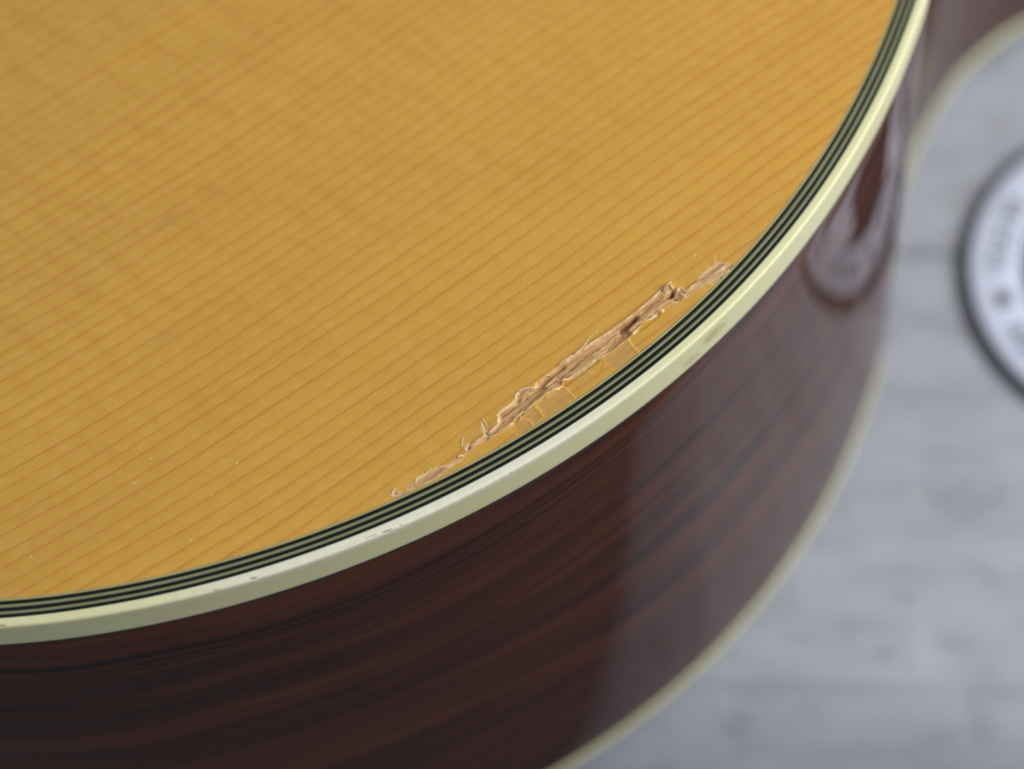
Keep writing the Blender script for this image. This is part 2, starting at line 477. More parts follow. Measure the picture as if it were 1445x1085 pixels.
def sweep(name, prof, mat, parent, idx=None, arcs=None, smooth=True, uv=False):
    """prof: list of (inward offset, z) in metres; swept all round the outline"""
    if arcs is None:
        P, N = OUT, NRM
        arc = ARC[:-1]
    else:
        P, N = loop_at(arcs)
        arc = arcs
    n, m = len(P), len(prof)
    V = []
    for o_, z_ in prof:
        Q = P + N * o_
        V.append(np.c_[Q, np.full(n, z_)])
    V = np.stack(V, 1).reshape(-1, 3)
    F = []
    for i in range(n):
        j = (i + 1) % n
        for k in range(m - 1):
            F.append((i * m + k, i * m + k + 1, j * m + k + 1, j * m + k))
    ob = mesh_obj(name, V, F, mat, parent, smooth)
    if uv:
        uvl = ob.data.uv_layers.new(name='UVMap')
        arr = np.zeros((len(ob.data.loops), 2))
        vi = np.zeros(len(ob.data.loops), int)
        ob.data.loops.foreach_get('vertex_index', vi)
        zz = V[:, 2]
        A = np.repeat(arc, m)
        arr[:, 0] = A[vi] * 1000
        arr[:, 1] = (Z_RIM - zz[vi]) * 1000
        # close the seam (far side of the body)
        arr = arr.reshape(-1, 4, 2)
        bad = (arr[:, :, 0].max(1) - arr[:, :, 0].min(1)) > 100
        big = ARC[-1] * 1000
        arr[bad] = np.where(arr[bad][:, :, :1] < 100, arr[bad] + np.array([big, 0]), arr[bad])
        uvl.data.foreach_set('uv', arr.reshape(-1))
    return ob, V


# arc coordinates: fine along the part of the rim that is near
tL, _ = nearest_arc(plan([(-60, 915)], Z_RIM)[0])
tR, _ = nearest_arc(plan([(1310, -20)], Z_RIM)[0])
fine = np.arange(tL, tR, 0.00025)
rest = ARC[:-1]
coarse = rest[(rest < tL - 0.0003) | (rest > tR + 0.0003)]
arcs_b = np.sort(np.r_[fine, coarse])

# side panel of the body
side, _ = sweep('side_panel', [(0.00022, Z_RIM - 0.0003), (0.00010, Z_RIM - 0.0012), (0.00008, Z_RIM - 0.004)] +
                [(0.00008, Z_RIM - z) for z in np.linspace(0.012, 0.088, 8)] + [(0.00008, BACK_Z + 0.0042), (0.0002, BACK_Z + 0.0028)], M_ROSE, guitar, uv=True)
tag(side, 'dark streaked rosewood side with high gloss')
# thin dark line under the binding
dl, _ = sweep('edge_line', [(0.0012, Z_RIM - 0.00032), (0.00012, Z_RIM - 0.00032), (0.00002, Z_RIM - 0.00022), (0.00002, Z_RIM + 0.0000), (0.0012, Z_RIM + 0.0000)], M_DARKLINE, guitar)

# top binding: flat top, worn rounded corner, upright face
BW = 0.00112
zt = TOP_Z + 0.00006
prof = [(BW, TOP_Z - 0.001), (BW, zt - 0.00004), (BW - 0.00005, zt)]
prof += [(o_, zt) for o_ in (0.0009, 0.0007, 0.00055, 0.00042)]
rr = 0.00038
for a in np.linspace(0, math.pi / 2, 7)[1:]:
    prof.append((rr - rr * math.sin(a), zt - rr + rr * math.cos(a)))
prof += [(0.0, Z_RIM + z) for z in (0.0044, 0.0040, 0.0036, 0.0032, 0.0028, 0.0024, 0.0020, 0.0016, 0.0012, 0.0008, 0.0004)] + [(0.00003, Z_RIM + 0.00010), (0.0001, Z_RIM + 0.00003)]
bind, BV = sweep('binding', prof, M_BIND, guitar, arcs=arcs_b)
tag(bind, 'cream top binding, scuffed white along its corner with a brown stain')


def poly_dist(P, L):
    """unsigned distance, signed side and relative position of points to a polyline (plan, metres)"""
    best = np.full(len(P), 1e9); side_ = np.zeros(len(P)); pos = np.zeros(len(P))
    seg = np.linalg.norm(L[1:] - L[:-1], axis=1); tot = seg.sum(); acc = 0
    for a, b, sl in zip(L[:-1], L[1:], seg):
        ab = b - a
        t = np.clip(((P - a) @ ab) / (ab @ ab), 0, 1)
        d = P - (a + t[:, None] * ab)
        dd = np.sqrt((d ** 2).sum(1))
        m = dd < best
        best[m] = dd[m]
        side_[m] = np.sign(ab[0] * (P[m, 1] - a[1]) - ab[1] * (P[m, 0] - a[0]))
        pos[m] = (acc + t[m] * sl) / tot
        acc += sl
    return best, side_, pos


def smooth(a, b, x):
    t = np.clip((x - a) / (b - a), 0, 1)
    return t * t * (3 - 2 * t)


def project(V):
    d = V - CAM[None]
    dep = d @ _f
    return np.c_[IW / 2 + FPX * (d @ _x2) / dep, IH / 2 - FPX * (d @ _u2) / dep]


def fnoise(P, sx_, sy_, ang, seed, octv=4):
    """noise stretched along direction ang; P in metres, wavelengths in mm"""
    c, s_ = math.cos(ang), math.sin(ang)
    X = (P[:, 0] * c + P[:, 1] * s_) * 1000 / sx_
    Y = (-P[:, 0] * s_ + P[:, 1] * c) * 1000 / sy_
    return np.array([mn.fractal((x, y, seed), 0.9, 2.1, octv) for x, y in zip(X, Y)])


# wear, stain and chips painted as what they are: marks in the binding
def set_attr(ob, name, arr):
    at = ob.data.attributes.new(name, 'FLOAT', 'POINT')
    at.data.foreach_set('value', np.asarray(arr, np.float32))


mB = len(prof)
nb = len(arcs_b)
PX = project(BV)
offs = np.tile(np.array([p[0] for p in prof]), nb)
zz = BV[:, 2]
near = np.repeat((arcs_b > tL) & (arcs_b < tR), mB)
nz = np.zeros(nb)
nz[:] = [mn.fractal((a * 1000 / 2.6, 3.3, 0), 0.9, 2.1, 4) for a in arcs_b]
nz2 = np.array([mn.fractal((a * 1000 / 0.7, 9.3, 0), 0.9, 2.1, 3) for a in arcs_b])
nzr = np.repeat(nz, mB); nz2r = np.repeat(nz2, mB)
xr = PX[:, 0]
# worn corner reaches down the face by a varying amount between x=250 and x=900
ext = smooth(150, 420, xr) * (1 - smooth(760, 1000, xr))
low = Z_RIM + 0.0045 + 0.00012 * nzr + 0.00004 * nz2r - 0.0004 * ext
worn = near * ext * smooth(-0.00012, 0.00012, zz - low) * (0.85 + 0.1 * nzr)
set_attr(bind, 'worn', np.clip(worn, 0, 1))
st = np.zeros(len(BV))
for (cx, cy, a_, b_, an, k) in ((1008, 470, 26, 5, -45, 0.6), (976, 507, 18, 4, -42, 0.4), (1018, 461, 11, 4, -45, 0.4)):
    c, s_ = math.cos(math.radians(an)), math.sin(math.radians(an))
    dx, dy = PX[:, 0] - cx, PX[:, 1] - cy
    e = ((dx * c + dy * s_) / a_) ** 2 + ((-dx * s_ + dy * c) / b_) ** 2
    st = np.maximum(st, k * (1 - smooth(0.4, 1.1, e)))
ch = np.zeros(len(BV))
for (cx, cy, a_, b_, an, k) in ((357, 816, 7, 1.9, -12, 0.75), (304, 833, 5, 2.6, 0, 0.35), (545, 750, 9, 1.6, -18, 0.9), (523, 757, 12, 1.0, -18, 0.5), (566, 741, 2, 1.5, 0, 0.6),
                                (720, 668, 2.2, 1.4, 0, 0.5), (3, 883, 5, 1.8, 0, 0.7), (495, 768, 14, 0.8, -18, 0.35), (280, 833, 16, 0.9, -10, 0.3)):
    c, s_ = math.cos(math.radians(an)), math.sin(math.radians(an))
    dx, dy = PX[:, 0] - cx, PX[:, 1] - cy
    e = ((dx * c + dy * s_) / a_) ** 2 + ((-dx * s_ + dy * c) / b_) ** 2
    ch = np.maximum(ch, k * (1 - smooth(0.3, 1.4, e + 0.5 * nz2r)))
set_attr(bind, 'stain', st * near)
set_attr(bind, 'chip', ch * near)
# the chips are shallow dents in the corner
co = np.array(BV)
nrm = np.repeat(loop_at(arcs_b)[1], mB, 0)
dent = (ch * near * 0.00010 + near * (0.00002 * nzr + 0.000012 * nz2r) * (offs < 0.0008) * (zz > Z_RIM + 0.0038))
co[:, :2] += nrm * dent[:, None]
co[:, 2] -= dent
bind.data.vertices.foreach_set('co', co.reshape(-1))
bind.data.update()

# purfling: three black and three pale strips side by side, flush with the top
lines = [(1.12, 1.57, M_BLACK), (1.57, 1.90, M_CREAM), (1.90, 2.36, M_BLACK), (2.36, 2.72, M_CREAM), (2.72, 3.18, M_BLACK), (3.18, 3.52, M_CREAM_IN)]
for k, (a, b, m) in enumerate(lines):
    zt_ = TOP_Z + (0.00003 if m is M_BLACK else 0.000038)
    if k == 5: zt_ = TOP_Z + 0.000026
    a += 0.004; b -= 0.004
    e = 0.00003
    if k == 5:
        # its inner edge is slightly ragged where the amber finish laps over it
        P, N = loop_at(arcs_b)
        rag = np.array([0.035 * mn.fractal((t * 1000 / 1.2, 5.1, 2.0), 0.8, 2.1, 4) + 0.03 * mn.noise((t * 1000 / 4.0, 1.1, 0)) for t in arcs_b]) * MM
        prof_ = [(a, TOP_Z - 0.001), (a, zt_ - e), (a + 0.03, zt_), (b - 0.03, zt_), (b, zt_ - e), (b, TOP_Z - 0.001)]
        V = []
        for q, (o_, z_) in enumerate(prof_):
            Q = P + N * (o_ * MM + (rag if q > 2 else 0))[..., None] if q > 2 else P + N * (o_ * MM)
            V.append(np.c_[Q, np.full(len(P), z_)])
        V = np.stack(V, 1).reshape(-1, 3)
        n_, m_ = len(P), len(prof_)
        F = [(i * m_ + q, i * m_ + q + 1, ((i + 1) % n_) * m_ + q + 1, ((i + 1) % n_) * m_ + q) for i in range(n_) for q in range(m_ - 1)]
        o = mesh_obj('purfling_strip', V, F, m, guitar)
    else:
        o, _ = sweep('purfling_strip', [(a * MM, TOP_Z - 0.001), (a * MM, zt_ - e), ((a + 0.03) * MM, zt_), ((b - 0.03) * MM, zt_), (b * MM, zt_ - e), (b * MM, TOP_Z - 0.001)], m, guitar)
    tag(o, 'black purfling line' if m is M_BLACK else ('yellowed innermost purfling line' if m is M_CREAM_IN else 'olive cream purfling line'))

# back binding and arched back
bb, _ = sweep('back_binding', [(0.0012, BACK_Z + 0.0028), (0.00005, BACK_Z + 0.0028), (0.0, BACK_Z + 0.0026), (0.0, BACK_Z + 0.0004), (0.0004, BACK_Z), (0.002, BACK_Z - 0.0002)], M_BIND, guitar)
tag(bb, 'plain cream binding round the back edge')
for nm in ('worn', 'stain', 'chip'): set_attr(bb, nm, np.zeros(len(bb.data.vertices)))
ctr = ORG + (AX * 100 + NI * HALF) * MM
V = []; rings = [0.002, 0.01, 0.025, 0.05, 0.08, 0.11]
sub = np.arange(0, NP_, 6)
for o_ in np.linspace(0, 1, 9)[:-1]:
    base = OUT[sub] + NRM[sub] * 0.002
    Q = base + (ctr - base) * o_
    V.append(np.c_[Q, np.full(len(sub), BACK_Z - 0.0002 - 0.0048 * (1 - (1 - o_) ** 2))])
V = np.vstack(V); ns = len(sub)
F = [(r * ns + i, r * ns + (i + 1) % ns, (r + 1) * ns + (i + 1) % ns, (r + 1) * ns + i) for r in range(7) for i in range(ns)]
V = np.vstack([V, [[ctr[0], ctr[1], BACK_Z - 0.005]]])
F += [(7 * ns + i, 7 * ns + (i + 1) % ns, len(V) - 1) for i in range(ns)]
back = mesh_obj('back_plate', V, F, M_ROSE, guitar)
uvl = back.data.uv_layers.new(name='UVMap')
for l in back.data.loops:
    c = V[l.vertex_index]; uvl.data[l.index].uv = ((c[0] * AX[0] + c[1] * AX[1]) * 1000, (c[0] * NI[0] + c[1] * NI[1]) * 300)

# ------------------------------------------------------------------ soundboard with the gouge
wound = [(551, 698), (557, 690), (562, 693), (571, 694), (575, 686), (585, 682), (588, 675), (603, 666), (617, 658), (628, 657), (635, 655), (645, 648), (651, 646), (657, 637),
         (657, 626), (665, 629), (672, 623), (683, 614), (679, 603), (678, 594), (682, 601), (690, 610), (703, 598), (702, 583), (708, 578), (725, 568), (726, 558), (732, 550), (745, 547), (752, 548),
         (760, 540), (768, 532), (777, 526), (787, 518), (797, 511), (808, 503), (820, 494), (833, 486), (845, 478), (858, 470), (873, 459), (884, 452), (900, 439), (919, 423), (933, 409), (944, 403),
         (951, 407), (953, 413), (961, 404), (968, 411), (976, 405), (983, 400), (987, 391), (999, 380), (1011, 371), (1026, 370), (1036, 375), (1030, 384),
         (1020, 393), (1006, 401), (995, 401), (981, 411), (969, 420), (959, 426), (950, 427), (936, 436), (928, 445), (908, 457), (899, 466), (887, 478), (873, 488), (862, 496), (852, 502), (838, 511),
         (825, 522), (812, 530), (803, 536), (795, 538), (793, 546), (780, 552), (768, 561), (756, 568), (748, 575), (737, 583), (730, 589), (722, 597), (716, 601), (704, 611), (686, 621), (671, 630),
         (661, 637), (657, 644), (647, 652), (638, 658), (627, 665), (614, 676), (597, 683), (582, 690), (567, 698), (557, 701)]
WP = plan(wound, TOP_Z)
d0 = plan([(700, 605)], TOP_Z)[0]; d1 = plan([(900, 450)], TOP_Z)[0]
GANG = math.atan2(*(d1 - d0)[::-1])

ta, _ = nearest_arc(plan([(520, 722)], TOP_Z)[0]); tb, _ = nearest_arc(plan([(1085, 340)], TOP_Z)[0])
DT = 0.000085
tt = np.arange(ta, tb, DT)
dmin, dmax = 0.0028, 0.0150
od = np.arange(dmin, dmax, DT)
Pp, Nn = loop_at(tt)
G = (Pp[:, None, :] + Nn[:, None, :] * od[None, :, None])
nt_, nd_ = len(tt), len(od)
Gf = G.reshape(-1, 2)


def inside(P, poly):
    r = np.zeros(len(P), bool)
    n = len(poly)
    for i in range(n):
        a, b = poly[i], poly[(i + 1) % n]
        c = ((a[1] > P[:, 1]) != (b[1] > P[:, 1]))
        with np.errstate(divide='ignore', invalid='ignore'):
            xi = (b[0] - a[0]) * (P[:, 1] - a[1]) / (b[1] - a[1]) + a[0]
        r ^= c & (P[:, 0] < xi)
    return r


# only the neighbourhood of the gouge needs the detailed noise
dd, _, _ = poly_dist(Gf, np.vstack([WP, WP[:1]]))
act = dd < 0.0035
ix = np.where(act)[0]
A = Gf[ix]
jn1 = fnoise(A, 1.5, 0.5, GANG, 4.0, 3)                     # jagged boundary
sd = np.where(inside(A, WP), dd[ix], -dd[ix]) * 1000         # mm, + inside
sdj = sd - 0.09 + 0.07 * jn1
pxA = project(np.c_[A, np.full(len(A), TOP_Z)])
ux = pxA[:, 0]
# depth along the wound
D = np.interp(ux, [550, 570, 610, 640, 652, 665, 690, 715, 760, 820, 870, 884, 900, 940, 950, 965, 985, 1005, 1035],
              [0.12, 0.14, 0.20, 0.15, 0.08, 0.28, 0.35, 0.45, 0.45, 0.42, 0.48, 0.55, 0.45, 0.5, 0.4, 0.2, 0.14, 0.16, 0.10])
fb = fnoise(A, 14.0, 0.40, GANG, 1.0, 3)
fb2 = fnoise(A, 8.0, 0.22, GANG, 7.0, 3)
fb3 = fnoise(A, 4.0, 0.9, GANG, 12.0, 3)
win = smooth(-0.02, 0.22, sdj)
H = -D * win * (0.75 + 0.45 * fb3) + win * (0.17 * fb + 0.07 * fb2) * np.clip(D / 0.45, 0.5, 1)
# lifted lip of finish outside the edge
lipn = np.clip(0.5 + fnoise(A, 3.5, 1.6, GANG, 21.0, 2), 0, 1.4)
H += 0.055 * lipn * np.exp(-np.clip(-sdj, 0, 9) / 0.28) * (sdj < 0.0)


def feat(pts, h, w, cap=None):
    L = plan(pts, TOP_Z)
    d_, s__, p_ = poly_dist(A, L)
    e = np.exp(-(d_ * 1000 / w) ** 2) * (smooth(-0.05, 0.12, p_) * (1 - smooth(0.9, 1.05, p_)))
    return h * e


H += feat([(688, 616), (707, 605), (730, 588), (750, 573), (775, 554), (800, 534), (830, 511), (850, 497)], 0.50, 0.33) * (0.9 + 0.25 * fb2)
H += feat([(886, 470), (897, 461), (905, 455), (916, 447)], 0.52, 0.42) * (0.9 + 0.25 * fb2)
H += feat([(900, 452), (920, 438), (938, 426), (947, 420)], 0.42, 0.35) * (0.9 + 0.25 * fb2)
H += feat([(915, 450), (925, 444), (934, 437)], 0.38, 0.25)
H += feat([(790, 517), (830, 489), (870, 463), (884, 452), (905, 436), (930, 415), (945, 405)], 0.34, 0.28) * (0.9 + 0.7 * fb)
H += feat([(936, 412), (947, 403)], 0.35, 0.35)
H += feat([(742, 560), (762, 553), (780, 541)], 0.22, 0.35)
H += feat([(770, 545), (785, 535)], 0.30, 0.3) * (0.9 + 0.25 * fb2)
H += feat([(664, 633), (680, 620), (692, 611), (702, 602)], 0.28, 0.22)
H += feat([(970, 408), (985, 400), (1000, 388), (1020, 378)], 0.22, 0.22) * (0.8 + 0.8 * fb2)
H += feat([(958, 412), (966, 418)], 0.22, 0.3)
H += feat([(690, 600), (715, 583), (730, 573)], 0.12, 0.25)
H += -feat([(875, 468), (882, 461), (890, 453), (899, 446)], 0.95, 0.22)
H += -feat([(940, 421), (947, 417), (951, 409)], 0.85, 0.20)
H += -feat([(722, 597), (736, 585), (752, 573), (770, 561)], 0.35, 0.17)
H += -feat([(790, 548), (812, 531), (830, 518), (845, 507)], 0.62, 0.15)
H += -feat([(757, 544), (770, 535), (780, 527), (797, 515)], 0.6, 0.18)
H += -feat([(704, 588), (722, 574), (734, 561)], 0.38, 0.22)
H += -feat([(700, 608), (712, 600), (724, 592)], 0.45, 0.17)
H += -feat([(668, 631), (678, 624), (690, 617)], 0.30, 0.13)
H += -feat([(896, 470), (908, 461), (922, 450), (932, 441)], 0.50, 0.15)
H += -feat([(905, 440), (922, 427), (936, 416)], 0.35, 0.12)
H += -feat([(850, 492), (866, 481), (880, 471)], 0.15, 0.4)
H += -feat([(1022, 380), (1033, 374)], 0.3, 0.2)

# cracked sheets of finish: small steps along these lines, left side up
delam = np.zeros(len(A))
steps = [([(886, 474), (889, 482), (894, 489), (901, 495), (907, 503)], 0.14, 1.2), ([(794, 540), (799, 548), (806, 555), (814, 562)], 0.12, 1.4),
         ([(754, 573), (762, 578), (767, 588)], 0.10, 0.9), ([(733, 591), (742, 590), (750, 595), (755, 603)], 0.08, 0.7),
         ([(826, 521), (835, 527), (846, 526), (852, 512), (851, 504)], 0.07, 0.8), ([(981, 420), (981, 410), (986, 403), (994, 401)], 0.06, 0.8),
         ([(655, 640), (651, 630), (653, 620), (662, 611), (678, 602)], 0.07, 0.9), ([(980, 384), (977, 375), (980, 368), (986, 360)], 0.05, 0.7),
         ([(650, 650), (655, 655), (664, 652), (672, 645)], 0.04, 0.6), ([(720, 600), (722, 608), (730, 614), (742, 610), (752, 598)], 0.05, 0.6),
         ([(768, 588), (782, 583), (792, 576), (800, 574)], 0.05, 0.4), ([(745, 604), (757, 598), (768, 592)], 0.05, 0.4), ([(870, 520), (885, 512), (905, 503)], 0.05, 0.5)]
for pts, h, w in steps:
    L = plan(pts, TOP_Z)
    d_, s__, p_ = poly_dist(A, L)
    dm = d_ * 1000
    tap = smooth(0.0, 0.12, p_) * (1 - smooth(0.88, 1.0, p_)) + 0.0
    h = h * 0.5
    prof1 = np.where(s__ < 0, h * np.exp(-dm / (w * 1.3)), -h * 0.8 * np.exp(-dm / w)) * tap * (1 - win)
    H += prof1 * smooth(0.0, 0.05, dm)
cells = [([(852, 503), (873, 489), (886, 477), (893, 490), (905, 503), (885, 514), (868, 522), (854, 516)], 1.0), ([(795, 541), (780, 553), (768, 562), (756, 570), (765, 580), (768, 590), (790, 578), (812, 562), (800, 549)], 0.8),
         ([(735, 584), (754, 572), (766, 588), (752, 600), (745, 592), (733, 592)], 1.0), ([(722, 598), (745, 592), (755, 602), (742, 611), (728, 612)], 0.9), ([(652, 640), (653, 620), (678, 600), (700, 590), (702, 598), (684, 612)], 0.45),
         ([(812, 531), (828, 520), (835, 528), (847, 526), (830, 545), (806, 555), (797, 543)], 0.35), ([(955, 428), (975, 418), (975, 430), (950, 445)], 0.3)]
for pts, k in cells:
    L = plan(pts, TOP_Z)
    ins = inside(A, L)
    d_, _, _ = poly_dist(A, np.vstack([L, L[:1]]))
    delam = np.maximum(delam, k * ins * smooth(0, 0.25, d_ * 1000))
    H += -0.05 * k * ins * smooth(0, 0.3, d_ * 1000)
H += (1 - win) * delam * 0.03 * fnoise(A, 1.2, 0.8, GANG, 33.0, 3)
lim = np.where(ux > 880, 0.06, -0.05) + 0.05 * fb
H = np.where(sdj > 0.05, np.minimum(H, lim), H)
# fade to the flat board
H *= 1 - smooth(1.8, 3.2, np.clip(-sd, 0, 9))
raw = smooth(-0.03, 0.06, sdj)
edge = np.exp(-((sdj + 0.02) / 0.10) ** 2) * np.clip(0.35 + 0.9 * fnoise(A, 0.8, 0.8, GANG, 41.0, 3) + 0.25, 0, 1)
for pts, h, w in steps:
    L = plan(pts, TOP_Z)
    d_, s__, p_ = poly_dist(A, L)
    edge = np.maximum(edge, 0.28 * (h / 0.14) * np.exp(-(d_ * 1000 / 0.06) ** 2) * smooth(0.0, 0.15, p_) * (1 - smooth(0.85, 1, p_)))
# pale scuffed fibres at the right end
edge = np.maximum(edge, 0.45 * smooth(960, 990, ux) * raw * np.clip(0.4 + fb2, 0, 1))
edge = np.maximum(edge, 0.35 * (1 - smooth(600, 650, ux)) * raw * np.clip(0.5 + fb2, 0, 1))
recess_shade = np.maximum(smooth(0.35, 0.9, -H) * 0.9, 0.6 * win * smooth(0.08, 0.5, -fb - 0.4 * fb2))  # painted shade: darkens low spots and fibre grooves of the gouge

Z = np.zeros(len(Gf)); Z[ix] = H * MM
AT = {}
for nm, v in (('raw', raw), ('edge', edge * (1 - 0.6 * recess_shade)), ('delam', delam), ('recess_shade', recess_shade)):
    a = np.zeros(len(Gf)); a[ix] = np.clip(v, 0, 1); AT[nm] = a
# soften grid steps a little


def blur(a, k):
    g = a.reshape(nt_, nd_)
    for _ in range(k):
        p = np.pad(g, 1, mode='edge')
        g = (p[:-2, 1:-1] + p[2:, 1:-1] + p[1:-1, :-2] + p[1:-1, 2:] + 2 * p[1:-1, 1:-1]) / 6
    return g.reshape(-1)


Z = blur(Z, 2)
for nm in AT: AT[nm] = blur(AT[nm], 1)
# keep the border of the patch flat
ii, jj = np.meshgrid(np.arange(nt_), np.arange(nd_), indexing='ij')
bord = (smooth(0, 6, ii) * smooth(0, 6, nt_ - 1 - ii) * smooth(0, 6, nd_ - 1 - jj)).reshape(-1)
Z *= bord
Z *= smooth(0.00345, 0.00362, od[jj]).reshape(-1)          # level with the purfling where the board meets it
VV = np.c_[Gf, TOP_Z + Z]
F = []
for i in range(nt_ - 1):
    b = i * nd_
    F += [(b + k, b + nd_ + k, b + nd_ + k + 1, b + k + 1) for k in range(nd_ - 1)]
# the rest of the board: one flat sheet that follows the outline and runs round the fine patch
tail_arcs = ARC[:-1]
seq = [nt_i * nd_ + nd_ - 1 for nt_i in range(nt_)]                      # inner border ta -> tb
loop = list(range(0, nd_)) + seq[1:] + [(nt_ - 1) * nd_ + k for k in range(nd_ - 2, -1, -1)]
rest_t = tail_arcs[(tail_arcs > tb + 0.0003)]
rest_t = np.r_[rest_t, tail_arcs[tail_arcs < ta - 0.0003]]
Pr, Nr = loop_at(rest_t)
RV = np.c_[Pr + Nr * dmin, np.full(len(Pr), TOP_Z)]
b0 = len(VV)
VV = np.vstack([VV, RV])
loop += list(range(b0, b0 + len(RV)))
F.append(tuple(loop))
top = mesh_obj('soundboard', VV, F, M_SPRUCE, guitar)
tag(top, 'amber lacquered spruce top with a splintered gouge along its grain')
for nm, a in AT.items():
    set_attr(top, nm, np.r_[a, np.zeros(len(RV))])


def zat(q):
    """height of the board at plan point q"""
    t, d = nearest_arc(q)
    d = float(np.dot(q - loop_at([t])[0][0], loop_at([t])[1][0]))
    i = int(round((t - ta) / DT)); k = int(round((d - dmin) / DT))
    if 0 <= i < nt_ and 0 <= k < nd_: return TOP_Z + Z[i * nd_ + k]
    return TOP_Z


random.seed(5)


def strip(name, pts3, w0, w1, th, mat, parent, flat=1.0):
    """thin tapered sliver following 3-D points"""
    P = [Vector(p) for p in pts3]
    V, F = [], []
    n = len(P)
    for i, p in enumerate(P):
        t = (P[min(i + 1, n - 1)] - P[max(i - 1, 0)]).normalized()
        s_ = Vector((-t.y, t.x, 0)).normalized()
        up = t.cross(s_) if t.cross(s_).z > 0 else -t.cross(s_)
        k = i / (n - 1)
        w = (w0 * (1 - k) + w1 * k) * (0.25 + 0.75 * math.sin(math.pi * min(max(k * 0.9 + 0.08, 0), 1)) ** 0.6)
        for a, b in ((-1, 0), (-0.4, 1), (0.4, 0.8), (1, 0), (0, -1)):
            V.append(p + s_ * (w * a * 0.5) + up * (th * b * 0.5))
    for i in range(n - 1):
        for k in range(5):
            F.append((i * 5 + k, i * 5 + (k + 1) % 5, (i + 1) * 5 + (k + 1) % 5, (i + 1) * 5 + k))
    F += [tuple(range(4, -1, -1)), tuple((n - 1) * 5 + k for k in range(5))]
    return mesh_obj(name, V, F, mat, parent)


def sliver(pts, w0, w1, th, mat, lift=(0.05, 0.05), name='splinter'):
    """pts: photo measurements on the board; lift at both ends in mm above the surface"""
    Q = plan(pts, TOP_Z)
    out = []
    for i in range(len(Q) - 1):
        for k in (0, 0.5): out.append(Q[i] * (1 - k) + Q[i + 1] * k)
    out.append(Q[-1])
    n = len(out)
    hz = [zat(q) for q in out]
    P3 = []
    for i, q in enumerate(out):
        k = i / (n - 1)
        zl = (lift[0] * (1 - k) + lift[1] * k) * MM
        P3.append((q[0], q[1], hz[i] + zl))
    if name == 'lacquer_flake': th = th * 0.5
    return strip(name, P3, w0 * MM, w1 * MM, th * MM, mat, top)


# splinters that can be picked out one by one
sliver([(844, 472), (838, 475), (830, 482), (823, 491)], 0.10, 0.12, 0.05, M_FLAKE, (0.9, 0.15))
sliver([(829, 486), (820, 494), (810, 502)], 0.14, 0.10, 0.06, M_FLAKE, (0.3, 0.1))
sliver([(808, 503), (797, 509), (787, 517)], 0.12, 0.2, 0.08, M_FLAKE, (0.15, 0.1))
sliver([(935, 411), (941, 405), (948, 402)], 0.5, 0.55, 0.45, M_SPL, (0.1, 0.32))
sliver([(886, 468), (892, 464), (900, 458), (905, 456)], 0.30, 0.38, 0.25, M_SPL, (0.12, 0.12))
sliver([(902, 457), (908, 453), (916, 447)], 0.3, 0.2, 0.2, M_SPL, (0.1, 0.12))
sliver([(917, 449), (925, 443), (933, 437)], 0.34, 0.18, 0.18, M_SPL, (0.1, 0.08))
sliver([(884, 453), (900, 441), (918, 427), (936, 412)], 0.10, 0.16, 0.12, M_SPL, (0.05, 0.12))
sliver([(800, 534), (818, 520), (836, 507), (849, 498)], 0.18, 0.10, 0.12, M_SPL, (0.04, 0.16))
sliver([(740, 580), (760, 566), (782, 548)], 0.16, 0.12, 0.12, M_SPL, (0.06, 0.1))
sliver([(690, 614), (702, 607), (716, 598), (730, 588)], 0.20, 0.12, 0.14, M_SPL, (0.06, 0.06))
sliver([(700, 612), (712, 606), (722, 598)], 0.10, 0.16, 0.1, M_SPL, (0.05, 0.1))
sliver([(768, 548), (776, 541), (786, 533)], 0.35, 0.28, 0.18, M_SPL, (0.08, 0.12))
sliver([(733, 588), (735, 592), (731, 597)], 0.15, 0.12, 0.1, M_SPL, (0.1, 0.15))
sliver([(738, 586), (744, 579), (748, 577)], 0.12, 0.18, 0.1, M_SPL, (0.1, 0.15))
sliver([(1009, 364), (1010, 369), (1008, 375)], 0.06, 0.10, 0.05, M_FLAKE, (0.7, 0.1))
sliver([(988, 395), (1000, 386), (1012, 377)], 0.10, 0.14, 0.08, M_SPL, (0.06, 0.1))
sliver([(993, 399), (1004, 391), (1016, 384)], 0.14, 0.08, 0.07, M_SPL, (0.06, 0.12))
sliver([(980, 404), (990, 394), (1003, 388)], 0.08, 0.10, 0.06, M_SPL, (0.06, 0.16))
sliver([(961, 409), (968, 413), (974, 409)], 0.22, 0.3, 0.12, M_SPL, (0.1, 0.1))
sliver([(953, 421), (961, 424), (968, 419)], 0.22, 0.22, 0.12, M_SPL, (0.05, 0.08))
# curled chips of finish standing along the edge
sliver([(678, 595), (681, 603), (686, 611)], 0.14, 0.20, 0.07, M_FLAKE, (0.06, 0.03), 'lacquer_flake')
sliver([(680, 590), (684, 596), (688, 602)], 0.10, 0.08, 0.05, M_FLAKE, (0.15, 0.08), 'lacquer_flake')
sliver([(703, 582), (704, 590), (706, 599)], 0.12, 0.18, 0.07, M_FLAKE, (0.06, 0.03), 'lacquer_flake')
sliver([(703, 583), (709, 578), (718, 573)], 0.14, 0.10, 0.06, M_FLAKE, (0.15, 0.1), 'lacquer_flake')
sliver([(726, 567), (727, 559), (731, 553)], 0.12, 0.16, 0.07, M_FLAKE, (0.1, 0.1), 'lacquer_flake')
sliver([(731, 553), (739, 549), (750, 547)], 0.26, 0.14, 0.06, M_FLAKE, (0.14, 0.1), 'lacquer_flake')
sliver([(748, 552), (750, 549), (752, 546)], 0.14, 0.16, 0.1, M_FLAKE, (0.1, 0.12), 'lacquer_flake')
